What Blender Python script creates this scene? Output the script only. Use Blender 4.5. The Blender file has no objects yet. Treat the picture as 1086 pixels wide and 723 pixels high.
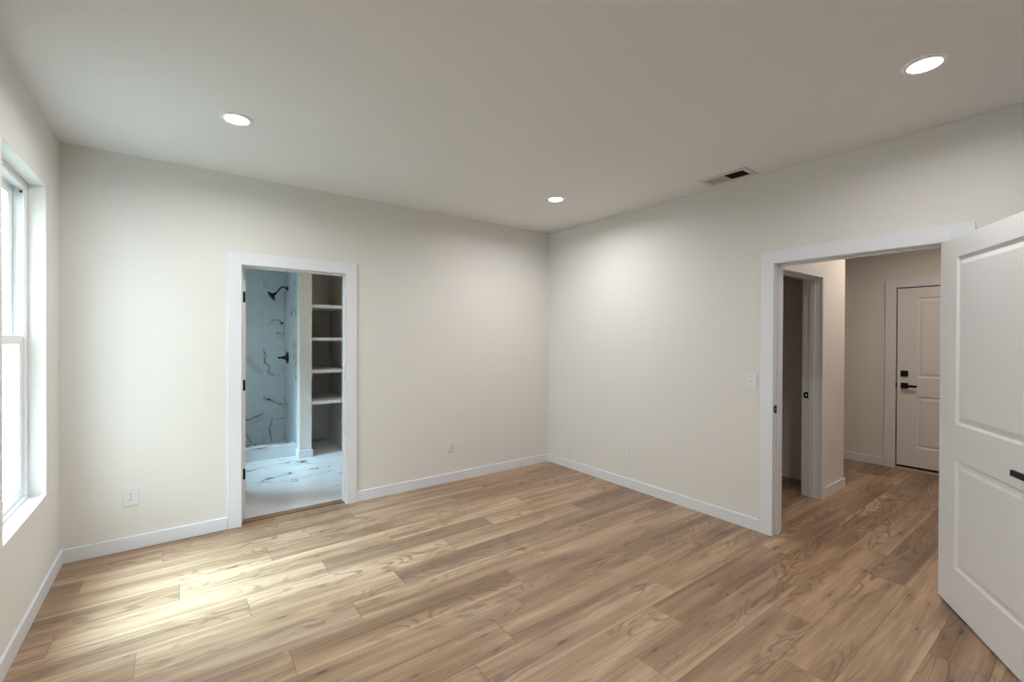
import bpy, bmesh, math, random
from mathutils import Vector, Matrix
random.seed(7)
S = bpy.context.scene
COL = S.collection
R = math.radians

# ------------------------------------------------------------------ camera, light, exposure
F_PX, YAW, PITCH, ROLL = 475.7, R(36.6258), R(-0.3345), R(0.225)
cam_d = bpy.data.cameras.new('camera')
cam_d.sensor_width = 36.0
cam_d.lens = F_PX * 36.0 / 1086.0
cam_d.clip_start = 0.02
cam = bpy.data.objects.new('camera', cam_d)
COL.objects.link(cam)
fw = Vector((math.sin(YAW)*math.cos(PITCH), math.cos(YAW)*math.cos(PITCH), math.sin(PITCH)))
rt = Vector((math.cos(YAW), -math.sin(YAW), 0))
up = rt.cross(fw)
r2 = math.cos(ROLL)*rt + math.sin(ROLL)*up
u2 = -math.sin(ROLL)*rt + math.cos(ROLL)*up
m = Matrix((r2, u2, -fw)).transposed().to_4x4()
m.translation = Vector((0, 0, 1.485))
cam.matrix_world = m
S.camera = cam
S.view_settings.view_transform = 'Standard'
S.view_settings.look = 'None'
S.view_settings.gamma = 1.0
S.view_settings.use_curve_mapping = False
S.view_settings.exposure = 0.14

SKY_STRENGTH = 14.0
SUN_STRENGTH = 35.0
LAMP_W = 14.0
HALL_W = 12.0

w = bpy.data.worlds.new('sky'); S.world = w; w.use_nodes = True
nt = w.node_tree; nt.nodes.clear()
wo = nt.nodes.new('ShaderNodeOutputWorld'); bg = nt.nodes.new('ShaderNodeBackground')
tc = nt.nodes.new('ShaderNodeTexCoord'); sp = nt.nodes.new('ShaderNodeSeparateXYZ')
rp = nt.nodes.new('ShaderNodeValToRGB')
rp.color_ramp.elements[0].position = 0.0; rp.color_ramp.elements[0].color = (.30, .34, .36, 1)
rp.color_ramp.elements[1].position = 1.0; rp.color_ramp.elements[1].color = (.86, .94, 1.0, 1)
nt.links.new(tc.outputs['Generated'], sp.inputs[0]); nt.links.new(sp.outputs['Z'], rp.inputs[0])
nt.links.new(rp.outputs[0], bg.inputs[0]); nt.links.new(bg.outputs[0], wo.inputs[0])
bg.inputs[1].default_value = SKY_STRENGTH

sd = bpy.data.lights.new('sun', 'SUN'); sd.energy = SUN_STRENGTH; sd.angle = R(44); sd.color = (.50, .77, 1.0)
so = bpy.data.objects.new('sun', sd); COL.objects.link(so)
SUN_DIR = Vector((1.0, -0.12, -1.50)).normalized()
so.rotation_euler = SUN_DIR.to_track_quat('-Z', 'Y').to_euler()
so.location = (-6, 3, 9)

def portal(loc, direction, sx, sy):
    d = bpy.data.lights.new('window_portal', 'AREA'); d.shape = 'RECTANGLE'; d.size = sx; d.size_y = sy
    d.cycles.is_portal = True
    o = bpy.data.objects.new('window_portal', d); COL.objects.link(o)
    o.location = loc; o.rotation_euler = Vector(direction).to_track_quat('-Z', 'Z').to_euler()
    return o
portal((-0.79, 3.32, 1.46), (1, 0, 0), 0.80, 1.80)
portal((-0.20, 5.64, 1.83), (1, 0, 0), 0.84, 1.06)  # portal of the added bathroom window

# ------------------------------------------------------------------ key dimensions (metres)
XL, XB, YA, YS, H = -0.621, 3.603, 4.097, -0.54, 2.748
XB2 = 3.733                 # hall face of the right wall
YA2 = 4.215                 # bathroom face of the back wall
BBH, BBT, CW, CT = 0.093, 0.014, 0.096, 0.017
DH = 2.050                  # clear height of the openings

# ------------------------------------------------------------------ materials
def lin(c):
    return tuple((x/12.92 if x <= .04045 else ((x+.055)/1.055)**2.4) for x in (v/255 for v in c)) + (1,)

def mat(name, rgb, rough=.5, metal=0.0, bump=0.0, bscale=200.0, spec=.5, var=0.0):
    M = bpy.data.materials.new(name); M.use_nodes = True
    n = M.node_tree; b = n.nodes['Principled BSDF']
    b.inputs['Base Color'].default_value = lin(rgb)
    b.inputs['Roughness'].default_value = rough; b.inputs['Metallic'].default_value = metal
    b.inputs['Specular IOR Level'].default_value = spec
    t = n.nodes.new('ShaderNodeTexCoord')
    if bump:
        no = n.nodes.new('ShaderNodeTexNoise'); no.inputs['Scale'].default_value = bscale
        no.inputs['Detail'].default_value = 3
        bu = n.nodes.new('ShaderNodeBump'); bu.inputs['Strength'].default_value = bump; bu.inputs['Distance'].default_value = .002
        n.links.new(t.outputs['Object'], no.inputs['Vector']); n.links.new(no.outputs['Fac'], bu.inputs['Height'])
        n.links.new(bu.outputs[0], b.inputs['Normal'])
    if var:
        no = n.nodes.new('ShaderNodeTexNoise'); no.inputs['Scale'].default_value = 3.0
        mx = n.nodes.new('ShaderNodeMix'); mx.data_type = 'RGBA'
        c = lin(rgb)
        mx.inputs['A'].default_value = c; mx.inputs['B'].default_value = (c[0]*(1-var), c[1]*(1-var), c[2]*(1-var), 1)
        n.links.new(t.outputs['Object'], no.inputs['Vector']); n.links.new(no.outputs['Fac'], mx.inputs['Factor'])
        n.links.new(mx.outputs['Result'], b.inputs['Base Color'])
    return M

M_WALL = mat('wall_paint', (228, 226, 222), .75, bump=.25, bscale=260, spec=.25, var=.02)
M_CEIL = mat('ceiling_paint', (232, 231, 230), .85, bump=.25, bscale=180, spec=.2, var=.02)
M_TRIM = mat('trim_paint', (228, 231, 236), .38, bump=.03, bscale=120, spec=.45)
M_DOOR = mat('door_paint', (229, 229, 230), .40, bump=.05, bscale=140, spec=.45)
M_VINYL = mat('window_vinyl', (238, 240, 242), .35, bump=.02)
M_BLACK = mat('black_metal', (9, 9, 10), .42, bump=.02, spec=.3)
M_RUBBER = mat('black_rubber', (12, 11, 11), .8, bump=.05)
M_PLATE = mat('white_plastic', (226, 228, 232), .3, bump=.01)
M_SLOT = mat('dark_slot', (46, 46, 48), .7, bump=.01)
M_VENT = mat('vent_enamel', (212, 206, 198), .45, bump=.02)
M_DUCT_SHADE = mat('duct_shade', (26, 24, 23), .9, bump=.05)
M_THRESH = mat('aluminium_threshold', (205, 200, 192), .35, metal=.4, bump=.02)
M_REDUCER = mat('wood_reducer', (138, 108, 82), .4, bump=.2, bscale=60, var=.3)
M_SIDING = mat('siding_white', (70, 92, 74), .7, bump=.1, bscale=30, var=.05)
M_ROOF = mat('roof_grey', (110, 108, 105), .9, bump=.5, bscale=25)
M_BARK = mat('bark', (92, 76, 60), .9, bump=.8, bscale=20)
M_LEAF = mat('leaf', (74, 112, 58), .6, bump=.1, var=.4)
M_GRASS = mat('lawn_grass', (98, 102, 92), .9, bump=.8, bscale=40, var=.2)

def lens_mat():
    M = bpy.data.materials.new('lamp_lens'); M.use_nodes = True
    n = M.node_tree; b = n.nodes['Principled BSDF']
    b.inputs['Base Color'].default_value = (.9, .9, .9, 1)
    b.inputs['Emission Color'].default_value = (1, .98, .95, 1)
    b.inputs['Emission Strength'].default_value = 9.0
    return M
M_LENS = lens_mat()
M_BAFFLE = mat('lamp_baffle', (246, 246, 246), .4, bump=.01)

def glass_mat():
    M = bpy.data.materials.new('window_glass'); M.use_nodes = True
    n = M.node_tree; n.nodes.clear()
    o = n.nodes.new('ShaderNodeOutputMaterial'); mx = n.nodes.new('ShaderNodeMixShader')
    t = n.nodes.new('ShaderNodeBsdfTransparent'); g = n.nodes.new('ShaderNodeBsdfGlossy'); f = n.nodes.new('ShaderNodeMapRange'); lw = n.nodes.new('ShaderNodeLayerWeight'); pw = n.nodes.new('ShaderNodeMath'); pw.operation = 'POWER'; pw.inputs[1].default_value = 5.0
    lw.inputs[0].default_value = .5
    t.inputs[0].default_value = (.95, .99, .97, 1); g.inputs['Roughness'].default_value = .01; f.inputs[3].default_value = .05; f.inputs[4].default_value = .8
    n.links.new(lw.outputs['Facing'], pw.inputs[0]); n.links.new(pw.outputs[0], f.inputs[0])
    n.links.new(f.outputs[0], mx.inputs[0]); n.links.new(t.outputs[0], mx.inputs[1]); n.links.new(g.outputs[0], mx.inputs[2])
    n.links.new(mx.outputs[0], o.inputs[0])
    return M
M_GLASS = glass_mat()

class N:
    """small node helper"""
    def __init__(s, M): s.t = M.node_tree
    def n(s, k, **kw):
        x = s.t.nodes.new(k)
        for a, b in kw.items(): setattr(x, a, b)
        return x
    def put(s, sock, v):
        if isinstance(v, bpy.types.NodeSocket): s.t.links.new(v, sock)
        elif v is not None: sock.default_value = v
    def m(s, op, a, b=None, c=None, clamp=False):
        x = s.n('ShaderNodeMath', operation=op); x.use_clamp = clamp
        for i, v in enumerate((a, b, c)): s.put(x.inputs[i], v)
        return x.outputs[0]
    def xyz(s, a, b, c):
        x = s.n('ShaderNodeCombineXYZ')
        for i, v in enumerate((a, b, c)): s.put(x.inputs[i], v)
        return x.outputs[0]
    def noise(s, vec, scale=1., detail=2., rough=.5, dist=0., out='Fac'):
        x = s.n('ShaderNodeTexNoise'); s.put(x.inputs['Vector'], vec)
        x.inputs['Scale'].default_value = scale; x.inputs['Detail'].default_value = detail
        x.inputs['Roughness'].default_value = rough; x.inputs['Distortion'].default_value = dist
        return x.outputs[out]
    def ramp(s, v, pts):
        x = s.n('ShaderNodeValToRGB'); s.put(x.inputs[0], v); e = x.color_ramp.elements
        while len(e) < len(pts): e.new(.5)
        for i, (p, c) in enumerate(pts): e[i].position = p; e[i].color = c if len(c) == 4 else tuple(c)+(1,)
        return x.outputs[0]
    def mix(s, f, a, b, mode='MIX'):
        x = s.n('ShaderNodeMix', data_type='RGBA', blend_type=mode)
        s.put(x.inputs['Factor'], f); s.put(x.inputs['A'], a); s.put(x.inputs['B'], b)
        return x.outputs['Result']
    def smooth(s, v, a, b, c=0., d=1.):
        x = s.n('ShaderNodeMapRange', interpolation_type='SMOOTHSTEP')
        s.put(x.inputs[0], v); x.inputs[1].default_value = a; x.inputs[2].default_value = b
        x.inputs[3].default_value = c; x.inputs[4].default_value = d
        return x.outputs[0]

def wood_mat():
    M = bpy.data.materials.new('oak_plank'); M.use_nodes = True
    h = N(M); b = M.node_tree.nodes['Principled BSDF']
    uv = h.n('ShaderNodeUVMap', uv_map='plank').outputs[0]
    s = h.n('ShaderNodeSeparateXYZ'); h.put(s.inputs[0], uv); u, v = s.outputs[0], s.outputs[1]
    uv2 = h.n('ShaderNodeUVMap', uv_map='seed').outputs[0]
    s2 = h.n('ShaderNodeSeparateXYZ'); h.put(s2.inputs[0], uv2); r1, r2_ = s2.outputs[0], s2.outputs[1]
    z = h.m('MULTIPLY', r1, 60.); zz = h.m('MULTIPLY', r2_, 43.)
    # cathedral figure: contour lines of a stretched noise
    n1 = h.noise(h.xyz(h.m('MULTIPLY_ADD', u, 1.9, zz), h.m('MULTIPLY', v, 8.5), z), 1., 1.5, .45, .35)
    ring = h.m('SINE', h.m('MULTIPLY', n1, 62.))
    ring = h.smooth(ring, .1, 1.)
    figmask = h.noise(h.xyz(h.m('MULTIPLY', u, .9), h.m('MULTIPLY', v, 5.), h.m('ADD', z, 9.)), 1., 1., .5)
    figmask = h.smooth(figmask, .42, .62)
    # straight fibres
    fib = h.noise(h.xyz(h.m('MULTIPLY', u, 5.), h.m('MULTIPLY', v, 170.), z), 1., 3., .6)
    streak = h.noise(h.xyz(h.m('MULTIPLY', u, .7), h.m('MULTIPLY', v, 22.), h.m('ADD', z, zz)), 1., 3., .6, .4)
    broad = h.noise(h.xyz(h.m('MULTIPLY', u, .8), h.m('MULTIPLY', v, 6.), h.m('ADD', zz, 3.)), 1., 2., .5, .5)
    # knots
    vo = h.n('ShaderNodeTexVoronoi', feature='F1', voronoi_dimensions='2D')
    h.put(vo.inputs['Vector'], h.xyz(h.m('MULTIPLY_ADD', u, 2.1, z), h.m('MULTIPLY_ADD', v, 8.0, zz), 0.)); vo.inputs['Scale'].default_value = 1.
    vc = h.n('ShaderNodeSeparateColor'); h.put(vc.inputs[0], vo.outputs['Color'])
    kon = h.m('GREATER_THAN', vc.outputs[0], .66)
    kd = h.m('ADD', vo.outputs['Distance'], h.m('MULTIPLY', h.m('SUBTRACT', streak, .5), .22))
    kn = h.m('MULTIPLY', h.smooth(kd, .075, .0), kon)
    kh = h.m('MULTIPLY', h.smooth(kd, .30, .05), kon)
    base = h.ramp(h.m('ADD', h.m('MULTIPLY', broad, .62), h.m('MULTIPLY', streak, .38)),
                  [(.30, lin((122, 95, 73))), (.43, lin((162, 134, 108))), (.54, lin((188, 160, 133))), (.72, lin((216, 191, 165)))])
    tone = h.ramp(r1, [(0., lin((206, 200, 194))), (.35, lin((238, 232, 226))), (.7, lin((255, 250, 242))), (1., lin((224, 212, 200)))])
    c = h.mix(1., base, tone, 'MULTIPLY')
    c = h.mix(h.m('MULTIPLY', h.smooth(fib, .42, .72), .46), c, lin((112, 84, 62)))
    c = h.mix(h.m('MULTIPLY', h.m('MULTIPLY', ring, figmask), .55), c, lin((100, 72, 52)))
    c = h.mix(h.m('MULTIPLY', kh, .28), c, lin((112, 82, 60)))
    c = h.mix(h.m('MULTIPLY', kn, .75), c, lin((70, 46, 32)))
    # bevelled edges: a darker hairline, cream sapwood along one side of some boards
    W, L = .2018, 1.26
    ev = h.m('MINIMUM', v, h.m('SUBTRACT', W, v)); eu = h.m('MINIMUM', u, h.m('SUBTRACT', L, u))
    sap = h.m('MULTIPLY', h.smooth(h.m('ADD', v, h.m('MULTIPLY', streak, .02)), .045, .020), h.m('GREATER_THAN', r2_, .78))
    c = h.mix(h.m('MULTIPLY', sap, .4), c, lin((214, 186, 152)))
    ed = h.smooth(h.m('MINIMUM', ev, eu), .0006, .0024, 1., 0.)
    c = h.mix(h.m('MULTIPLY', ed, .62), c, lin((78, 58, 44)))
    h.put(b.inputs['Base Color'], c)
    h.put(b.inputs['Roughness'], h.m('MULTIPLY_ADD', fib, .14, .34))
    b.inputs['Specular IOR Level'].default_value = .6; b.inputs['Coat Weight'].default_value = .3; b.inputs['Coat Roughness'].default_value = .42
    bu = h.n('ShaderNodeBump'); bu.inputs['Strength'].default_value = .35; bu.inputs['Distance'].default_value = .0012
    h.put(bu.inputs['Height'], h.m('SUBTRACT', h.m('MULTIPLY', fib, .35), ed)); h.put(b.inputs['Normal'], bu.outputs[0])
    return M
M_WOOD = wood_mat()

def marble_mat(name, ax_u, ax_v, tw, th, off_u, off_v, half, base, vein, amount, rough, vscale=1.0):
    """calacatta tile; ax_u/ax_v = axes of the face, tw x th tile, every second column shifted by half"""
    M = bpy.data.materials.new(name); M.use_nodes = True
    h = N(M); b = M.node_tree.nodes['Principled BSDF']
    g = h.n('ShaderNodeNewGeometry'); s = h.n('ShaderNodeSeparateXYZ'); h.put(s.inputs[0], g.outputs['Position'])
    if ax_u is None: a = h.m('ADD', s.outputs[0], s.outputs[1])     # vertical faces: x on one, y on the other
    else: a = s.outputs[ax_u]
    bb = s.outputs[ax_v] if ax_v is not None else h.m('ADD', s.outputs[1], s.outputs[2])
    a = h.m('DIVIDE', h.m('SUBTRACT', a, off_u), tw); iu = h.m('FLOOR', a); fu = h.m('FRACT', a)
    sh = h.m('MULTIPLY', h.m('MODULO', h.m('ABSOLUTE', iu), 2.), half)
    bv = h.m('ADD', h.m('DIVIDE', h.m('SUBTRACT', bb, off_v), th), sh); iv = h.m('FLOOR', bv); fv = h.m('FRACT', bv)
    wn = h.n('ShaderNodeTexWhiteNoise', noise_dimensions='2D'); h.put(wn.inputs['Vector'], h.xyz(iu, iv, 0.))
    rnd = h.m('MULTIPLY', wn.outputs['Value'], 31.)
    p = h.xyz(h.m('MULTIPLY_ADD', fu, tw, rnd), h.m('MULTIPLY_ADD', fv, th, h.m('MULTIPLY', rnd, 1.7)), h.m('MULTIPLY', rnd, .3))
    n1 = h.noise(p, 1.0*vscale, 4., .55, .8)
    d1 = h.m('ABSOLUTE', h.m('SUBTRACT', n1, .5))
    wid = h.noise(p, 1.5*vscale, 2., .5, .0)
    wmask = h.smooth(wid, .42, .60)
    v1 = h.m('MULTIPLY', h.smooth(d1, .008, .001), wmask)
    halo = h.m('MULTIPLY', h.smooth(d1, .05, .0), h.m('MULTIPLY', wmask, .22))
    n2 = h.noise(p, 3.8*vscale, 3., .6, .8); d2 = h.m('ABSOLUTE', h.m('SUBTRACT', n2, .47))
    v2 = h.m('MULTIPLY', h.smooth(d2, .010, .002), h.m('MULTIPLY', h.smooth(wid, .46, .34), .22))
    cloud = h.m('MULTIPLY', h.noise(p, 2.0*vscale, 3., .6, .4), .16)
    tot = h.m('MULTIPLY', h.m('ADD', h.m('ADD', v1, halo), h.m('ADD', v2, cloud)), amount, clamp=True)
    c = h.mix(tot, lin(base), lin(vein))
    e = h.m('MINIMUM', h.m('MULTIPLY', h.m('MINIMUM', fu, h.m('SUBTRACT', 1., fu)), tw), h.m('MULTIPLY', h.m('MINIMUM', fv, h.m('SUBTRACT', 1., fv)), th))
    gr = h.smooth(e, .0008, .0022, 1., 0.)
    c = h.mix(h.m('MULTIPLY', gr, .35), c, lin((150, 156, 160)))
    h.put(b.inputs['Base Color'], c); b.inputs['Roughness'].default_value = rough
    bu = h.n('ShaderNodeBump'); bu.inputs['Strength'].default_value = .2; bu.inputs['Distance'].default_value = .001
    h.put(bu.inputs['Height'], h.m('SUBTRACT', 1., gr)); h.put(b.inputs['Normal'], bu.outputs[0])
    return M
M_SHOWER = marble_mat('shower_marble', None, 2, .305, .595, .925+6.91-.305*20, .365-.595*4, .5, (206, 217, 223), (58, 66, 74), 1.0, .10, 1.1)
M_SHOWER_SIDE = marble_mat('shower_marble_side', None, 2, .305, .595, 1.181+6.91-.305*20, .365-.595*4+.2, .5, (206, 217, 223), (58, 66, 74), 1.0, .10, 1.1)
M_CURB = marble_mat('curb_marble', 0, None, 1.4, .9, -.2, 5.9, 0., (222, 228, 232), (70, 78, 84), 1.0, .14, 1.3)
M_BATHFLOOR = marble_mat('bath_floor_marble', 0, 1, 1.2, .6, .2, 4.215, .5, (218, 219, 220), (74, 74, 76), .9, .22, 1.0)

# ------------------------------------------------------------------ mesh helpers
def box(bm, x0, x1, y0, y1, z0, z1):
    vs = [bm.verts.new(p) for p in ((x0,y0,z0),(x1,y0,z0),(x1,y1,z0),(x0,y1,z0),(x0,y0,z1),(x1,y0,z1),(x1,y1,z1),(x0,y1,z1))]
    for f in ((3,2,1,0),(4,5,6,7),(0,1,5,4),(1,2,6,5),(2,3,7,6),(3,0,4,7)): bm.faces.new([vs[i] for i in f])
    return vs

def lathe(bm, prof, seg=32, M=None, cap=True):
    """prof = [(r, z)...] revolved about z, placed with M"""
    M = M or Matrix(); rings = []
    for r, z in prof:
        if r < 1e-6: rings.append([bm.verts.new(M @ Vector((0, 0, z)))])
        else: rings.append([bm.verts.new(M @ Vector((r*math.cos(2*math.pi*i/seg), r*math.sin(2*math.pi*i/seg), z))) for i in range(seg)])
    for a, b in zip(rings, rings[1:]):
        for i in range(seg):
            j = (i+1) % seg
            if len(a) == 1 and len(b) == 1: continue
            if len(a) == 1: bm.faces.new((a[0], b[j], b[i]))
            elif len(b) == 1: bm.faces.new((a[i], a[j], b[0]))
            else: bm.faces.new((a[i], a[j], b[j], b[i]))
    if cap:
        for rg in (rings[0], rings[-1]):
            if len(rg) > 1: bm.faces.new(rg)

def tube(bm, pts, r, seg=12):
    pts = [Vector(p) for p in pts]; rings = []
    n = None
    for i, p in enumerate(pts):
        t = (pts[min(i+1, len(pts)-1)] - pts[max(i-1, 0)]).normalized()
        if n is None: n = t.orthogonal().normalized()
        n = (n - t*n.dot(t)).normalized(); b2 = t.cross(n)
        rr = r[i] if isinstance(r, (list, tuple)) else r
        rings.append([bm.verts.new(p + rr*(math.cos(2*math.pi*k/seg)*n + math.sin(2*math.pi*k/seg)*b2)) for k in range(seg)])
    for a, b_ in zip(rings, rings[1:]):
        for k in range(seg):
            j = (k+1) % seg; bm.faces.new((a[k], a[j], b_[j], b_[k]))
    bm.faces.new(rings[0]); bm.faces.new(rings[-1])

def obj(name, bm, M, parent=None, bevel=0.0, smooth=False, loc=None):
    bmesh.ops.recalc_face_normals(bm, faces=bm.faces)
    if bevel:
        bmesh.ops.bevel(bm, geom=[e for e in bm.edges if e.is_manifold and e.calc_face_angle(0) > .5], offset=bevel, segments=2, affect='EDGES', profile=.5)
    me = bpy.data.meshes.new(name)
    if smooth:
        for f in bm.faces: f.smooth = True
    bm.to_mesh(me); bm.free(); me.materials.append(M)
    o = bpy.data.objects.new(name, me); COL.objects.link(o)
    if loc: o.location = loc
    if parent: o.parent = parent
    if smooth:
        me.set_sharp_from_angle(angle=R(40))
    return o

def boxes(name, M, lst, parent=None, bevel=0.0):
    bm = bmesh.new()
    for b in lst: box(bm, *b)
    return obj(name, bm, M, parent, bevel)

def struct(o, label=None, cat=None):
    o['kind'] = 'structure'
    if label: o['label'] = label
    if cat: o['category'] = cat
    return o

def empty(name, loc=(0, 0, 0), rotz=0.0, label=None, cat=None, group=None):
    o = bpy.data.objects.new(name, None); COL.objects.link(o); o.empty_display_size = .05
    o.location = loc; o.rotation_euler = (0, 0, rotz)
    if label: o['label'] = label
    if cat: o['category'] = cat
    if group: o['group'] = group
    return o

def copy_tree(o, parent=None):
    c = o.copy(); COL.objects.link(c)
    if parent: c.parent = parent
    for ch in list(o.children): copy_tree(ch, c)
    return c

# ------------------------------------------------------------------ floor: oak planks, one mesh, per-board uv and seed
def plank_floor():
    bm = bmesh.new(); uvl = bm.loops.layers.uv.new('plank'); sdl = bm.loops.layers.uv.new('seed')
    W, L, Y0 = .2018, 1.26, .52
    joint = {0:3.079, 1:2.253, 2:3.918, 3:1.717, 4:2.114, 5:2.342, 6:1.328, 7:1.543, 8:.42, 9:.781, 10:-.161, 11:.309,
             12:.764, 13:.004, 14:.499, 15:-.465, 16:-.087}
    y_lo, y_hi, x_lo, x_hi = YS-.1, 4.19, XL-.1, 7.0
    rnd = random.Random(11)
    def rows(y_hi, x_lo, x_hi, y_lo):
        r = math.floor((y_lo-Y0)/W)
        while Y0+r*W < y_hi:
            ya, yb = max(Y0+r*W, y_lo), min(Y0+(r+1)*W, y_hi)
            j = joint.get(r, rnd.uniform(0, L)); k = math.floor((x_lo-j)/L)
            while j+k*L < x_hi:
                xa, xb = max(j+k*L, x_lo), min(j+(k+1)*L, x_hi)
                s1, s2 = rnd.random(), rnd.random()
                vs = [bm.verts.new(p) for p in ((xa,ya,0),(xb,ya,0),(xb,yb,0),(xa,yb,0))]
                f = bm.faces.new(vs)
                for lp, (x, y) in zip(f.loops, ((xa,ya),(xb,ya),(xb,yb),(xa,yb))):
                    lp[uvl].uv = (x-(j+k*L), y-(Y0+r*W)); lp[sdl].uv = (s1, s2)
                k += 1
            r += 1
    rows(y_hi, x_lo, x_hi, y_lo)
    me = bpy.data.meshes.new('floor'); bm.to_mesh(me); bm.free(); me.materials.append(M_WOOD)
    o = bpy.data.objects.new('floor', me); COL.objects.link(o)
    return o
struct(plank_floor(), 'light brown oak plank floor of the room and hall', 'floor')
struct(boxes('subfloor', M_ROOF, [(-.9, 7.2, -.8, 7.2, -.16, -.004)]))
struct(boxes('floor_bathroom', M_BATHFLOOR, [(-.05, 2.9, 4.215, 6.97, -.003, .004)]), 'white marble tile floor with grey veins in the bathroom', 'floor')
# wooden reducer strip where the planks meet the tile
struct(boxes('trim_1', M_REDUCER, [(.401, 1.199, 4.135, 4.216, 0.0, .010)], bevel=.004))

# ------------------------------------------------------------------ walls
WY0, WY1, WZ0, WZ1 = 2.915, 3.725, .555, 2.360      # window opening in the left wall
XO = -0.80                                          # outer face of the left wall
struct(boxes('wall_left', M_WALL, [(XO, XL, YS-.12, WY0, 0, H), (XO, XL, WY1, YA2, 0, H),
       (XO, XL, WY0, WY1, 0, WZ0), (XO, XL, WY0, WY1, WZ1, H)]), 'off-white wall holding the tall window', 'wall')
AX0, AX1 = .400, 1.200                              # bathroom door opening
struct(boxes('wall_back', M_WALL, [(XL, AX0-.02, YA, YA2, 0, H), (AX1+.02, XB, YA, YA2, 0, H), (AX0-.02, AX1+.02, YA, YA2, DH+.02, H)]),
       'off-white back wall with the bathroom doorway', 'wall')
BY0, BY1 = .580, 1.530                              # hall door opening
struct(boxes('wall_right', M_WALL, [(XB, XB2, BY1+.02, YA2, 0, H), (XB, XB2, YS-.12, BY0-.02, 0, H), (XB, XB2, BY0-.02, BY1+.02, DH+.02, H)]),
       'off-white right wall with the hall doorway', 'wall')
struct(boxes('wall_front', M_WALL, [(XL, XB, YS-.12, YS, 0, H)]))
struct(boxes('ceiling', M_CEIL, [(XO, 7.0, YS-.12, YA2, H, H+.12), (-.19, 7.0, YA2, 7.15, H, H+.12)]), 'flat off-white ceiling with recessed lights', 'ceiling')

# hall
SX0, SX1 = 3.93, 4.785                              # closet doorway in the stub wall
SY0, SY1 = 1.630, 1.770
HX = 6.690
struct(boxes('wall_hall_stub', M_WALL, [(XB2, SX0-.02, SY0, SY1, 0, H), (SX1+.02, 5.392, SY0, SY1, 0, H), (SX0-.02, SX1+.02, SY0, SY1, DH+.02, H),
       (5.275, 5.392, SY1, 3.6, 0, H)]), 'hall wall stub beside the closet doorway', 'wall')
FY0, FY1 = .590, 1.518                              # far door opening
struct(boxes('wall_hall_far', M_WALL, [(HX, HX+.13, FY1+.004, 3.72, 0, H), (HX, HX+.13, -.66, FY0-.004, 0, H), (HX, HX+.13, FY0-.004, FY1+.004, 2.09, H)]),
       'hall end wall holding the panelled door', 'wall')
struct(boxes('wall_hall_end', M_WALL, [(XB2, HX, 3.6, 3.72, 0, H)]))
struct(boxes('wall_hall_front', M_WALL, [(XB2, HX, -.66, -.54, 0, H)]))
struct(boxes('wall_behind_hall_door', M_WALL, [(HX+.13, HX+.2, FY0-.2, FY1+.2, 0, 2.3)]))

# bathroom
BX0, BX1 = -.05, 2.90
struct(boxes('wall_bathroom_left', M_WALL, [(-.19, BX0, YA2, 5.22, 0, H), (-.19, BX0, 6.06, 7.07, 0, H), (-.19, BX0, 5.22, 6.06, 0, 1.30), (-.19, BX0, 5.22, 6.06, 2.36, H)]))  # unseen wall, set inward so its added window lights the floor
struct(boxes('wall_bathroom_right', M_WALL, [(BX1, BX1+.12, YA2, 7.07, 0, H)]))
struct(boxes('wall_bathroom_end', M_WALL, [(BX0, BX1, 6.97, 7.07, 0, H)]))
struct(boxes('wall_shower_divider', M_WALL, [(1.193, 1.330, 5.965, 6.97, 0, H)]), 'white end of the wall between shower and shelves', 'wall')
struct(boxes('wall_linen_right', M_WALL, [(1.800, 1.90, 5.985, 6.97, 0, H), (1.90, BX1, 5.985, 6.08, 0, H)]))
struct(boxes('wall_shower_back', M_SHOWER, [(BX0+.012, 1.181, 6.910, 6.968, 0, H)]), 'shower back wall of veined marble tile', 'wall')
struct(boxes('wall_shower_right', M_SHOWER_SIDE, [(1.181, 1.192, 6.14, 6.908, 0, H)]), 'shower side wall of veined marble tile', 'wall')
struct(boxes('wall_shower_left', M_SHOWER_SIDE, [(BX0+.001, BX0+.011, 6.14, 6.908, 0, H)]))
struct(boxes('floor_shower', M_CURB, [(BX0+.012, 1.180, 6.25, 6.908, .005, .045)]))
sc = boxes('shower_curb', M_CURB, [(BX0+.002, 1.190, 6.13, 6.25, .004, .160)], bevel=.003)
sc['label'] = 'low marble curb across the foot of the shower'; sc['category'] = 'shower curb'

# ------------------------------------------------------------------ baseboards
def baseboard(name, lst, label=None):
    return struct(boxes(name, M_TRIM, lst, bevel=.0025), label, 'baseboard' if label else None)
baseboard('baseboard_left', [(XL, XL+BBT, YS, YA-BBT, 0, BBH)], 'white baseboard under the window wall')
baseboard('baseboard_back_left', [(XL, AX0-CW-.004, YA-BBT, YA, 0, BBH)], 'white baseboard left of the bathroom doorway')
baseboard('baseboard_back_right', [(AX1+CW-.006, XB-BBT, YA-BBT, YA, 0, BBH)], 'white baseboard right of the bathroom doorway')
baseboard('baseboard_right', [(XB-BBT, XB, BY1+CW+.004, YA, 0, BBH)], 'white baseboard along the right wall')
baseboard('baseboard_right_near', [(XB-BBT, XB, YS, BY0-CW-.012, 0, BBH)])
baseboard('baseboard_front', [(XL+BBT, XB-BBT, YS, YS+BBT, 0, BBH)])
baseboard('baseboard_hall_stub', [(4.868, 5.392+BBT, SY0-BBT, SY0, 0, BBH), (5.392, 5.392+BBT, SY0, 3.6, 0, BBH)], 'white baseboard wrapping the hall wall stub')
baseboard('baseboard_hall_far', [(HX-BBT, HX, FY1+CW+.006, 3.6, 0, BBH), (HX-BBT, HX, -.54, FY0-CW-.004, 0, BBH)], 'white baseboard on the hall end wall')
baseboard('baseboard_closet', [(5.275-BBT, 5.275, SY1+.02, 3.6, 0, BBH), (XB2, 5.26, 3.6-BBT, 3.6, 0, BBH)], 'white baseboard inside the dark closet')
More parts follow.
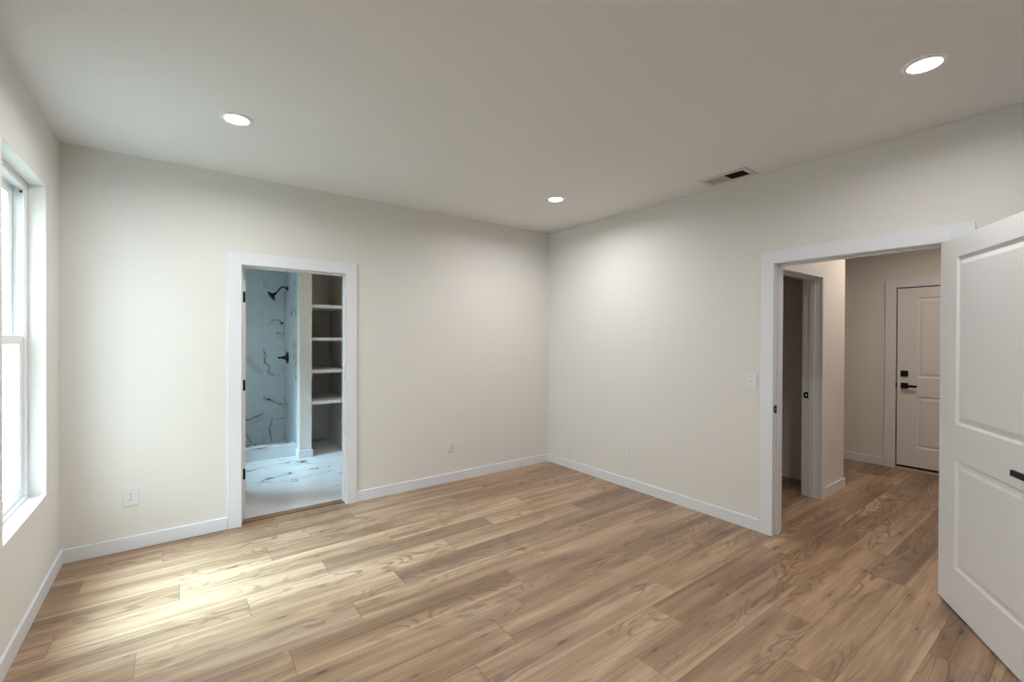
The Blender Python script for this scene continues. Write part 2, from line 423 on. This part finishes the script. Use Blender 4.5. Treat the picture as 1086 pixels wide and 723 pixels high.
baseboard('baseboard_divider', [(1.193-BBT, 1.330+BBT, 5.965-BBT, 5.965, .004, .098), (1.193-BBT, 1.193, 5.965, 6.13, .004, .098), (1.330, 1.330+BBT, 5.965, 5.99, .004, .098)],
          'white baseboard block at the foot of the shower divider')
baseboard('baseboard_linen', [(1.332, 1.800, 6.97-BBT, 6.97, .004, .098), (1.800-BBT, 1.800, 5.99, 6.97-BBT, .004, .098)])

# ------------------------------------------------------------------ door casings and jambs
# bathroom doorway
def strike(parent, M4):
    """black strike plate lying in the local xy plane, facing +z"""
    bm = bmesh.new()
    for b in ((-.016,.016,-.029,-.009,0,.002), (-.016,.016,.009,.029,0,.002), (-.016,-.006,-.009,.009,0,.002), (.006,.016,-.009,.009,0,.002)): box(bm, *b)
    box(bm, .016, .024, -.02, .02, 0, .0015)
    bmesh.ops.transform(bm, matrix=M4, verts=bm.verts)
    return obj('strike_plate', bm, M_BLACK, parent)

t = boxes('trim_2', M_TRIM, [
    (AX0-CW, AX0-.004, YA-CT, YA, 0, DH+.006+CW), (AX1+.004-.006, AX1+CW-.004, YA-CT, YA, 0, DH+.006+CW), (AX0-.004, AX1-.002, YA-CT, YA, DH+.006, DH+.006+CW),
    (AX0-CW, AX0-.004, YA2, YA2+CT, .004, DH+.006+CW), (AX1+.004, AX1+CW, YA2, YA2+CT, .004, DH+.006+CW), (AX0-.004, AX1+.004, YA2, YA2+CT, DH+.006, DH+.006+CW),
    (AX0-.02, AX0, YA, YA2, 0, DH+.02), (AX1, AX1+.02, YA, YA2, 0, DH+.02), (AX0, AX1, YA, YA2, DH, DH+.02),
    (AX0, AX0+.011, YA+.045, YA+.08, .01, DH), (AX1-.011, AX1, YA+.045, YA+.08, .01, DH), (AX0+.011, AX1-.011, YA+.045, YA+.08, DH-.011, DH)], bevel=.0015)
struct(t, 'white casing and jamb around the bathroom doorway', 'door frame')
# hall doorway
t = boxes('trim_3', M_TRIM, [
    (XB-CT, XB, BY1+.004, BY1+CW+.002, 0, DH+.006+CW), (XB-CT, XB, BY0-CW-.012, BY0-.008, 0, DH+.006+CW), (XB-CT, XB, BY0-.008, BY1+.004, DH+.006, DH+.006+CW),
    (XB2, XB2+CT, BY1+.004, BY1+CW, 0, DH+.006+CW), (XB2, XB2+CT, BY0-CW, BY0-.004, 0, DH+.006+CW), (XB2, XB2+CT, BY0-.004, BY1+.004, DH+.006, DH+.006+CW),
    (XB, XB2, BY1, BY1+.02, 0, DH+.02), (XB, XB2, BY0-.02, BY0, 0, DH+.02), (XB, XB2, BY0, BY1, DH, DH+.02),
    (XB+.045, XB+.08, BY1-.011, BY1, 0, DH), (XB+.045, XB+.08, BY0, BY0+.011, 0, DH), (XB+.045, XB+.08, BY0+.011, BY1-.011, DH-.011, DH)], bevel=.0015)
struct(t, 'white casing and jamb around the hall doorway', 'door frame')
strike(t, Matrix.Translation((3.622, BY1, .958)) @ Matrix(((1,0,0,0),(0,0,-1,0),(0,1,0,0),(0,0,0,1))) @ Matrix.Rotation(math.pi, 4, 'Z'))
# closet doorway in the hall stub
t = boxes('trim_4', M_TRIM, [
    (SX0-CW, SX0-.004, SY0-CT, SY0, 0, DH+.006+CW), (SX1-.006, SX1+.082, SY0-CT, SY0, 0, DH+.006+CW), (SX0-.004, SX1-.006, SY0-CT, SY0, DH+.006, DH+.006+CW),
    (SX0-CW, SX0-.004, SY1, SY1+CT, 0, DH+.006+CW), (SX1+.004, SX1+CW, SY1, SY1+CT, 0, DH+.006+CW), (SX0-.004, SX1+.004, SY1, SY1+CT, DH+.006, DH+.006+CW),
    (SX0-.02, SX0, SY0, SY1, 0, DH+.02), (SX1, SX1+.02, SY0, SY1, 0, DH+.02), (SX0, SX1, SY0, SY1, DH, DH+.02),
    (SX1-.011, SX1, SY0+.05, SY0+.09, 0, DH), (SX0, SX0+.011, SY0+.05, SY0+.09, 0, DH), (SX0+.011, SX1-.011, SY0+.05, SY0+.09, DH-.011, DH)], bevel=.0015)
struct(t, 'white casing and jamb around the closet doorway in the hall', 'door frame')
strike(t, Matrix.Translation((SX1, SY1-.022, .958)) @ Matrix(((0,0,-1,0),(1,0,0,0),(0,1,0,0),(0,0,0,1))))
# casing of the far hall door
t = boxes('trim_5', M_TRIM, [
    (HX-CT, HX, FY1+.002, FY1+CW+.004, 0, 2.184), (HX-CT, HX, FY0-CW, FY0-.002, 0, 2.184), (HX-CT, HX, FY0-.002, FY1+.002, 2.088, 2.184),
    (HX+.060, HX+.13, FY1-.012, FY1+.003, 0.03, 2.088), (HX+.060, HX+.13, FY0-.003, FY0+.012, 0.03, 2.088), (HX+.060, HX+.13, FY0, FY1, 2.066, 2.088)], bevel=.0015)
struct(t, 'white casing around the panelled door at the end of the hall', 'door frame')
boxes('strike_plate', M_BLACK, [(HX+.001, HX+.012, FY1-.004, FY1+.0035, .93, .99)], t)
th = boxes('door_threshold', M_THRESH, [(HX-.03, HX+.09, FY0, FY1, 0.0, .022)], bevel=.003)
th['label'] = 'pale metal threshold under the door at the end of the hall'; th['category'] = 'threshold'

# ------------------------------------------------------------------ panelled doors
def panel_slab(Wd, Hd, T, px, zs):
    """local: x along width from the hinge, y thickness 0..T, z up.  px=(x0,x1), zs=[(z0,z1),...]"""
    bm = bmesh.new()
    prof = [(0, 0), (.012, .0095), (.021, .0095), (.046, .002), (.050, .002)]
    xs = [0, px[0], px[1], Wd]; zz = [0] + [v for p in zs for v in p] + [Hd]
    for side in (0, 1):
        def P(x, z, d): return bm.verts.new((x, d if side == 0 else T-d, z))
        for i in range(3):
            for j in range(len(zz)-1):
                x0, x1, z0, z1 = xs[i], xs[i+1], zz[j], zz[j+1]
                if i == 1 and j % 2 == 1:
                    prev = None
                    for ins, d in prof:
                        ring = [P(x0+ins, z0+ins, d), P(x1-ins, z0+ins, d), P(x1-ins, z1-ins, d), P(x0+ins, z1-ins, d)]
                        if prev:
                            for k in range(4): bm.faces.new((prev[k], prev[(k+1)%4], ring[(k+1)%4], ring[k]))
                        prev = ring
                    bm.faces.new(prev)
                else:
                    bm.faces.new((P(x0,z0,0), P(x1,z0,0), P(x1,z1,0), P(x0,z1,0)))
    def q(*pts): bm.faces.new([bm.verts.new(p) for p in pts])
    for x in (0, Wd): 
        for j in range(len(zz)-1): q((x,0,zz[j]), (x,T,zz[j]), (x,T,zz[j+1]), (x,0,zz[j+1]))
    for z in (0, Hd):
        for i in range(3): q((xs[i],0,z), (xs[i+1],0,z), (xs[i+1],T,z), (xs[i],T,z))
    bmesh.ops.remove_doubles(bm, verts=bm.verts, dist=1e-5)
    return bm

def lever(name, parent, x, y, z, side, direction):
    """square rosette on the face y, lever pointing along direction*x; side = sign of the outward normal"""
    s = side
    def yy(a, b): return (min(y+s*a, y+s*b), max(y+s*a, y+s*b))
    bm = bmesh.new(); a, b = yy(0, .009); box(bm, x-.033, x+.033, a, b, z-.033, z+.033)
    hnd = obj(name, bm, M_BLACK, parent, bevel=.002)
    bm = bmesh.new()
    a, b = yy(.009, .050); box(bm, x-.010, x+.010, a, b, z-.010, z+.010)
    a, b = yy(.040, .054)
    if direction > 0: box(bm, x-.013, x+.115, a, b, z-.013, z+.013)
    else: box(bm, x-.112, x+.013, a, b, z-.013, z+.013)
    obj('lever', bm, M_BLACK, hnd, bevel=.002)
    return hnd

def hinge(parent, x, y, z, leaf):
    """black butt hinge: barrel at (x,y), leaf = box extents"""
    bm = bmesh.new(); tube(bm, [(x, y, z-.045), (x, y, z+.045)], .0055, 12)
    box(bm, *leaf)
    return obj('hinge', bm, M_BLACK, parent)

# the open entry door: hinge side by the casing, swung into the room
DW, DT = .925, .035
ang = R(210.8)
d1 = empty('door_1', (3.552, .607, .010), ang)
struct(d1, 'large white two-panel door standing open into the room', 'door')
# local +y is the face turned to ... the visible face lies at local y = 0
obj('door_panel', panel_slab(DW, 2.036, DT, (.172, DW-.172), [(.228, .826), (1.018, 1.928)]), M_DOOR, d1, bevel=0)
lever('door_handle', d1, DW-.062, 0.0, .905, -1, -1)
lever('door_handle', d1, DW-.062, DT, .905, 1, -1)
for z in (.21, 1.05, 1.83):
    hinge(d1, -.006, DT+.004, z, (-.002, .0, .004, DT-.002, z-.045, z+.045))

# bathroom door swung back into the bathroom, its edge in view
d2 = empty('door_2', (AX0+.005, YA2+CT+.008, .014), math.pi/2)
struct(d2, 'white bathroom door folded back inside, only its hinged edge showing', 'door')
# local x -> +Y, local y -> -X ; slab occupies world x .405 .. .440
o = obj('door_panel', panel_slab(.79, 2.026, DT, (.15, .64), [(.228, .826), (1.018, 1.918)]), M_DOOR, d2)
o.location = (0, -DT, 0)
for z in (.355, 1.08, 1.80):
    bm = bmesh.new(); tube(bm, [(-.006, -.003, z-.045), (-.006, -.003, z+.045)], .0055, 12)
    # leaf with rounded outer corners on the door edge
    pts = [(-.001, z-.045), (-.025, z-.045), (-.032, z-.038), (-.032, z+.038), (-.025, z+.045), (-.001, z+.045)]
    a = [bm.verts.new((-.0025, p[0]-.001, p[1])) for p in pts]; b = [bm.verts.new((.0, p[0]-.001, p[1])) for p in pts]
    bm.faces.new(a); bm.faces.new(b)
    for i in range(6): bm.faces.new((a[i], a[(i+1)%6], b[(i+1)%6], b[i]))
    obj('hinge', bm, M_BLACK, d2)
lever('door_handle', d2, .79-.062, 0.0, .905, 1, -1)
lever('door_handle', d2, .79-.062, -DT, .905, -1, -1)

# closed door at the end of the hall: local x runs -Y from the latch side
d3 = empty('door_3', (HX+.006, FY1-.010, .030), -math.pi/2)
struct(d3, 'closed white two-panel door with black lock at the end of the hall', 'door')
DW3 = FY1-FY0-.014
# local x -> world -Y, local y -> world +X (slab goes into the wall)
obj('door_panel', panel_slab(DW3, 2.048, .044, (.172, DW3-.172), [(.232, .818), (1.030, 1.934)]), M_DOOR, d3)
lever('door_handle', d3, .066, 0.0, .930, -1, 1)
bm = bmesh.new(); box(bm, .033, .099, -.016, 0, 1.037, 1.103)
db = obj('deadbolt', bm, M_BLACK, d3, bevel=.003)
bm = bmesh.new(); box(bm, .062, .070, -.026, -.016, 1.050, 1.090)
obj('thumb_turn', bm, M_BLACK, db, bevel=.001)
boxes('door_sweep', M_RUBBER, [(.002, DW3-.002, .0005, .040, -.007, -.0005), (.002, DW3-.002, -.004, -.0002, -.007, .016)], d3)
for z in (.23, 1.05, 1.85):
    hinge(d3, DW3+.004, -.004, z, (DW3-.001, DW3+.001, .0, .03, z-.045, z+.045))

# ------------------------------------------------------------------ window in the left wall
def dh_window(root, y0, y1, z0, z1, xi, depth=.085):
    """double-hung vinyl unit; xi = room-side face of its frame, extends towards -x"""
    xo = xi-depth; fwid = .032
    zc = (z0+z1)/2+.012
    bm = bmesh.new()
    for (a, b, c, d) in ((y0, y0+fwid, z0, z1), (y1-fwid, y1, z0, z1), (y0+fwid, y1-fwid, z1-fwid, z1), (y0+fwid, y1-fwid, z0, z0+.028)):
        box(bm, xo, xi, a, b, c, d)
    # inner track ribs
    for (a, b) in ((y0+fwid, y0+fwid+.008), (y1-fwid-.008, y1-fwid)):
        box(bm, xi-.048, xi-.042, a, b, z0+.028, z1-fwid); box(bm, xi-.012, xi-.004, a, b, zc, z1-fwid)
    box(bm, xi-.010, xi-.002, y0+fwid+.008, y1-fwid-.008, z1-fwid-.012, z1-fwid)
    obj('window_frame', bm, M_VINYL, root, bevel=.0015)
    def sash(nm, x0, x1, za, zb, st, bot, top):
        a, b = y0+fwid+.002, y1-fwid-.002
        bm = bmesh.new()
        box(bm, x0, x1, a, a+st, za, zb); box(bm, x0, x1, b-st, b, za, zb)
        box(bm, x0, x1, a+st, b-st, za, za+bot); box(bm, x0, x1, a+st, b-st, zb-top, zb)
        g = .007   # glazing bead
        xm = (x0+x1)/2
        for q in ((a+st, a+st+g, za+bot, zb-top), (b-st-g, b-st, za+bot, zb-top), (a+st+g, b-st-g, za+bot, za+bot+g), (a+st+g, b-st-g, zb-top-g, zb-top)):
            box(bm, xm-.010, xm+.010, *q)
        s = obj(nm, bm, M_VINYL, root, bevel=.0015)
        boxes('pane', M_GLASS, [(xm-.002, xm+.002, a+st+.001, b-st-.001, za+bot+.001, zb-top-.001)], s)
        return s
    lo = sash('lower_sash', xi-.040, xi-.012, z0+.028, zc+.022, .042, .055, .040)
    upp = sash('upper_sash', xi-.080, xi-.050, zc-.018, z1-fwid, .042, .036, .045)
    ym = (y0+y1)/2
    boxes('sash_lock', M_VINYL, [(xi-.038, xi-.016, ym-.03, ym+.03, zc+.0225, zc+.032), (xi-.034, xi-.022, ym-.006, ym+.035, zc+.032, zc+.040)], lo, bevel=.002)
    for b in (y1-fwid-.014,):
        boxes('tilt_latch', M_SLOT, [(xi-.022, xi-.012, b-.002, b+.006, z1-fwid-.032, z1-fwid-.020)], root)
w1 = empty('window_1', (0, 0, 0)); struct(w1, 'tall white double-hung window in the left wall', 'window')
dh_window(w1, WY0+.002, WY1-.002, WZ0+.002, WZ1-.002, XL-.074)
# painted sill board on the drywall return
boxes('window_sill', M_TRIM, [(XL-.074, XL-.0005, WY0+.001, WY1-.001, WZ0, WZ0+.006)], w1, bevel=.001)
w2 = empty('window_added', (0, 0, 0)); struct(w2)  # unseen window, added to throw daylight onto the bathroom floor
dh_window(w2, 5.222, 6.058, 1.302, 2.358, -.100)

# ------------------------------------------------------------------ ceiling lights
LIGHTS = [(.270, 3.040), (2.740, 3.030), (2.742, .530), (.270, .530)]
def lamp_builder(name, label):
    root = empty(name, (0, 0, H), 0, label, 'ceiling light', 'recessed downlights in the bedroom ceiling')
    bm = bmesh.new(); lathe(bm, [(.062, -.0075), (.070, -.008), (.083, -.005), (.0865, -.0005), (.0865, 0.0), (.062, 0.0)], 56, cap=False)
    o = obj('trim_ring', bm, M_BAFFLE, root, smooth=True)
    bm = bmesh.new(); lathe(bm, [(.0615, -.0006), (.0615, -.0066), (.045, -.0072), (0, -.0076)], 56, cap=False)
    obj('lens', bm, M_LENS, root, smooth=True)
    return root
def lamp_light(x, y, power, color, size=.13, spread=166):
    d = bpy.data.lights.new('downlight_beam', 'AREA'); d.shape = 'DISK'; d.size = size; d.energy = power; d.color = color
    d.spread = R(spread)
    o = bpy.data.objects.new('downlight_beam', d); COL.objects.link(o); o.location = (x, y, H-.012)
    return o
LAB = ['recessed round ceiling light nearest the window, left side of the room', 'smallest recessed ceiling light, near the far corner of the room',
       'recessed round ceiling light at the upper right, in front of the hall doorway', 'recessed round ceiling light above the camera position']
proto = lamp_builder('recessed_light', LAB[0])
for i, (x, y) in enumerate(LIGHTS):
    o = proto if i == 0 else copy_tree(proto)
    o.location = (x, y, H); o['label'] = LAB[i]
    lamp_light(x, y, LAMP_W*(1.0, 1.05, .55, .85)[i], (1.0, .985, .975))
l = lamp_builder('recessed_light', 'unseen ceiling light added to brighten the linen niche'); l.location = (1.95, 4.95, H); l['group'] = 'unseen downlights added in the bathroom'
lamp_light(1.95, 4.95, 5.0, (1.0, .80, .55))  # unseen lamp, added to warm and brighten the linen niche
# hall lamps, guessed to light the hall, unseen behind the door heads
for x, y, p, c in ((5.45, .95, HALL_W, (1.0, .84, .70)), (4.45, .9, HALL_W*.3, (1.0, .84, .70))):
    l = lamp_builder('recessed_light', 'unseen warm recessed ceiling light, guessed to light the hall'); l.location = (x, y, H)
    l['group'] = 'recessed downlights in the hall'
    lamp_light(x, y, p, c)

# ------------------------------------------------------------------ ceiling register
v = empty('ceiling_vent', (3.432, 1.815, H), 0, 'white rectangular air register in the ceiling near the right wall', 'air vent')
bm = bmesh.new()
hx, hy = .100, .186; ix, iy = .064, .150
for b in ((-hx, hx, -hy, -iy), (-hx, hx, iy, hy), (-hx, -ix, -iy, iy), (ix, hx, -iy, iy), (-ix, ix, -.006, .006)): box(bm, b[0], b[1], b[2], b[3], -.006, 0)
obj('frame', bm, M_VENT, v, bevel=.0015)
boxes('duct_shade_sheet', M_DUCT_SHADE, [(-ix, ix, -iy, iy, -.0009, -.0003)], v)  # flat dark sheet, shade of the duct depth put into its colour
for half in (0, 1):
    for k in range(9):
        bm = bmesh.new(); yc = (-.138 + .0158*k) if half == 0 else (.012 + .0158*k)
        # blades tilt apart; one half coloured dark for shade in the duct behind
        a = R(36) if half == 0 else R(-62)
        dy, dz = math.cos(a)*.0062, math.sin(a)*.0062
        vs = []
        for (sy) in (-1, 1):
            for t_ in (-.0004, .0004):
                vs.append((yc + sy*dy - t_*math.sin(a), -.0052 + sy*dz*.7 + t_*math.cos(a)))
        p = [vs[0], vs[2], vs[3], vs[1]]
        A = [bm.verts.new((-ix, q[0], q[1])) for q in p]; B = [bm.verts.new((ix, q[0], q[1])) for q in p]
        bm.faces.new(A); bm.faces.new(B)
        for i in range(4): bm.faces.new((A[i], A[(i+1)%4], B[(i+1)%4], B[i]))
        obj('louver', bm, M_DUCT_SHADE if half == 0 else M_VENT, v)

# ------------------------------------------------------------------ outlets and switch (local: x right, z up, face towards -y)
def outlet(name, loc, rotz, label, wdt, hgt, group='duplex wall outlets'):
    root = empty(name, loc, rotz, label, 'wall outlet', group)
    bm = bmesh.new(); box(bm, -wdt/2, wdt/2, -.0065, 0, -hgt/2, hgt/2)
    obj('cover_plate', bm, M_PLATE, root, bevel=.0022)
    for s in (-1, 1):
        zc = s*.0195
        bm = bmesh.new()
        n = 20; pts = []
        for i in range(n):
            a_ = 2*math.pi*i/n; x = .0168*math.cos(a_); z = .0168*math.sin(a_); z = max(-.0138, min(.0138, z)); pts.append((x, z))
        A = [bm.verts.new((x, -.0064, zc+z)) for x, z in pts]; B = [bm.verts.new((x, -.0085, zc+z)) for x, z in pts]
        bm.faces.new(A); bm.faces.new(B)
        for i in range(n): bm.faces.new((A[i], A[(i+1)%n], B[(i+1)%n], B[i]))
        so_ = obj('socket', bm, M_PLATE, root)
        bm = bmesh.new()
        box(bm, -.0075, -.0052, -.0088, -.0082, zc-.002, zc+.0068); box(bm, .0052, .0075, -.0088, -.0082, zc-.001, zc+.0058)
        lathe(bm, [(.0024, 0), (.0024, .0006)], 12, Matrix.Translation((0, -.0082, zc-.0078)) @ Matrix.Rotation(R(90), 4, 'X'))
        obj('slots', bm, M_SLOT, so_)
    bm = bmesh.new(); lathe(bm, [(.0028, 0), (.0026, .0012), (0, .0014)], 14, Matrix.Translation((0, -.0064, 0)) @ Matrix.Rotation(R(90), 4, 'X'))
    obj('screw', bm, M_SLOT, root)
    return root
outlet('wall_outlet', (-.268, YA, .369), 0, 'white outlet between the window corner and the bathroom doorway', .088, .126)
outlet('wall_outlet', (2.253, YA, .370), 0, 'white outlet on the back wall right of the bathroom doorway', .072, .120)
outlet('wall_outlet', (XB, 2.874, .372), -math.pi/2, 'white outlet on the right wall, between corner and hall doorway', .080, .124)
sw = empty('light_switch', (XB, 1.697, 1.158), -math.pi/2, 'white toggle light switch beside the hall doorway', 'light switch')
bm = bmesh.new(); box(bm, -.038, .038, -.0065, 0, -.0610, .0610); obj('cover_plate', bm, M_PLATE, sw, bevel=.0022)
bm = bmesh.new(); box(bm, -.0055, .0055, -.0075, -.006, -.012, .012); obj('slot', bm, M_PLATE, sw)
bm = bmesh.new()
vs = box(bm, -.0042, .0042, -.017, -.0075, -.006, .004)
for q in vs:
    if q.co.y < -.01: q.co.z += .006
obj('toggle', bm, M_PLATE, sw, bevel=.0008)
for s in (-1, 1):
    bm = bmesh.new(); lathe(bm, [(.0028, 0), (.0026, .0012), (0, .0014)], 14, Matrix.Translation((0, -.0064, s*.030)) @ Matrix.Rotation(R(90), 4, 'X'))
    obj('screw', bm, M_PLATE, sw)

# ------------------------------------------------------------------ shower fittings
RX = Matrix.Rotation(R(-90), 4, 'Y')      # local z -> world -x
sh = empty('shower_fitting', (1.181, 6.66, 2.145), 0, 'black shower head on a curved arm in the marble shower', 'shower head')
bm = bmesh.new(); lathe(bm, [(.034, 0), (.034, .004), (.026, .010), (.012, .014), (.012, .014)], 28, RX)
obj('flange', bm, M_BLACK, sh, smooth=True)
pts = []
for i in range(15):
    f = i/14; pts.append((-.012 - .135*f, 0, .018*math.sin(math.pi*min(1, f*1.25)) - .085*max(0, f-.35)**1.35*1.6))
bm = bmesh.new(); tube(bm, pts, .0105, 14); obj('arm', bm, M_BLACK, sh, smooth=True)
end = Vector(pts[-1]); dr = Vector((-.80, 0, -.60)).normalized()
Mh = Matrix.Translation(end - dr*.008) @ dr.to_track_quat('Z', 'Y').to_matrix().to_4x4()
bm = bmesh.new(); lathe(bm, [(.015, 0), (.019, .012), (.015, .022), (.022, .034), (.040, .050), (.068, .064), (.073, .070), (.073, .076), (.066, .079), (0, .079)], 36, Mh)
obj('spray_face', bm, M_BLACK, sh, smooth=True)
sv = empty('shower_valve', (1.181, 6.672, 1.214), 0, 'black round shower valve with a lever below the shower head', 'shower valve')
bm = bmesh.new(); lathe(bm, [(.086, 0), (.086, .004), (.074, .011), (.040, .017), (.030, .030), (.026, .040), (.018, .046), (0, .046)], 40, RX); obj('escutcheon', bm, M_BLACK, sv, smooth=True)
bm = bmesh.new(); lathe(bm, [(.017, .044), (.021, .060), (.014, .075), (.010, .092), (.013, .100), (.016, .108), (.012, .116), (0, .118)], 28, RX)
tube(bm, [(-.070, 0, 0), (-.072, -.02, -.006), (-.076, -.050, -.012)], [.008, .007, .006], 12)
obj('handle', bm, M_BLACK, sv, smooth=True)

# ------------------------------------------------------------------ linen shelves
SH = [(1.902, 'topmost white shelf in the bathroom linen niche'), (1.486, 'second white shelf from the top in the linen niche'),
      (1.076, 'third white shelf from the top in the linen niche'), (.684, 'lowest white shelf in the bathroom linen niche')]
for z, lab in SH:
    r_ = empty('linen_shelf', (1.565, 5.990, z-.040), 0, lab, 'shelf', 'shelves in the linen niche')
    boxes('shelf_board', M_TRIM, [(-.234, .2345, 0, .979, 0, .040)], r_, bevel=.0015)
    boxes('support_cleat', M_TRIM, [(-.234, .2345, .963, .979, -.05, -.0005), (-.2345, -.220, .01, .962, -.05, -.0005)], r_, bevel=.001)

# ------------------------------------------------------------------ outdoors, seen through the window
g = boxes('ground', M_GRASS, [(-40, 30, -20, 40, -.45, -.35)]); struct(g)
ho = empty('neighbour_house', (-3.2, 10.2, -.35), 0, 'pale sided house seen through the window', 'house')
bm = bmesh.new()
for k in range(18):
    z = k*.18; box(bm, -4.0, 3.2, -.012*0, .10, z, z+.18)
    box(bm, -4.0, 3.2, -.018, 0, z, z+.03)
obj('wall', bm, M_SIDING, ho)
bm = bmesh.new(); pts = [(-4.3, -.4, 3.15), (3.5, -.4, 3.15), (3.5, 3.2, 4.6), (-4.3, 3.2, 4.6)]
a = [bm.verts.new(p) for p in pts]; b = [bm.verts.new((p[0], p[1], p[2]+.12)) for p in pts]
bm.faces.new(a); bm.faces.new(b)
for i in range(4): bm.faces.new((a[i], a[(i+1)%4], b[(i+1)%4], b[i]))
obj('roof', bm, M_ROOF, ho)
def tree(x, y, hgt, rad, label):
    t = empty('leafy_tree', (x, y, -.35), 0, label, 'tree', 'trees outside the window')
    bm = bmesh.new(); tube(bm, [(0,0,0), (.05,0,hgt*.3), (-.04,.05,hgt*.6), (0,0,hgt*.85)], [.11,.09,.06,.03], 10); obj('trunk', bm, M_BARK, t)
    bm = bmesh.new(); rr = random.Random(int(x*100))
    for i in range(2600):
        th_, ph = rr.uniform(0, 6.283), math.acos(rr.uniform(-1, 1)); q = rad*(rr.random()**.45)
        c = Vector((q*math.sin(ph)*math.cos(th_), q*math.sin(ph)*math.sin(th_), hgt*.68 + q*1.15*math.cos(ph)))
        n_ = Vector((rr.uniform(-1,1), rr.uniform(-1,1), rr.uniform(-.3,1))).normalized(); a_ = n_.orthogonal().normalized(); b_ = n_.cross(a_)
        L_ = rr.uniform(.05, .09)
        bm.faces.new([bm.verts.new(c + a_*L_), bm.verts.new(c + b_*L_*.5 + n_*.01), bm.verts.new(c - a_*L_), bm.verts.new(c - b_*L_*.5 + n_*.01)])
    o = obj('foliage', bm, M_LEAF, t)
tree(-2.1, 7.6, 4.6, 1.15, 'leafy green tree outside the upper part of the window')
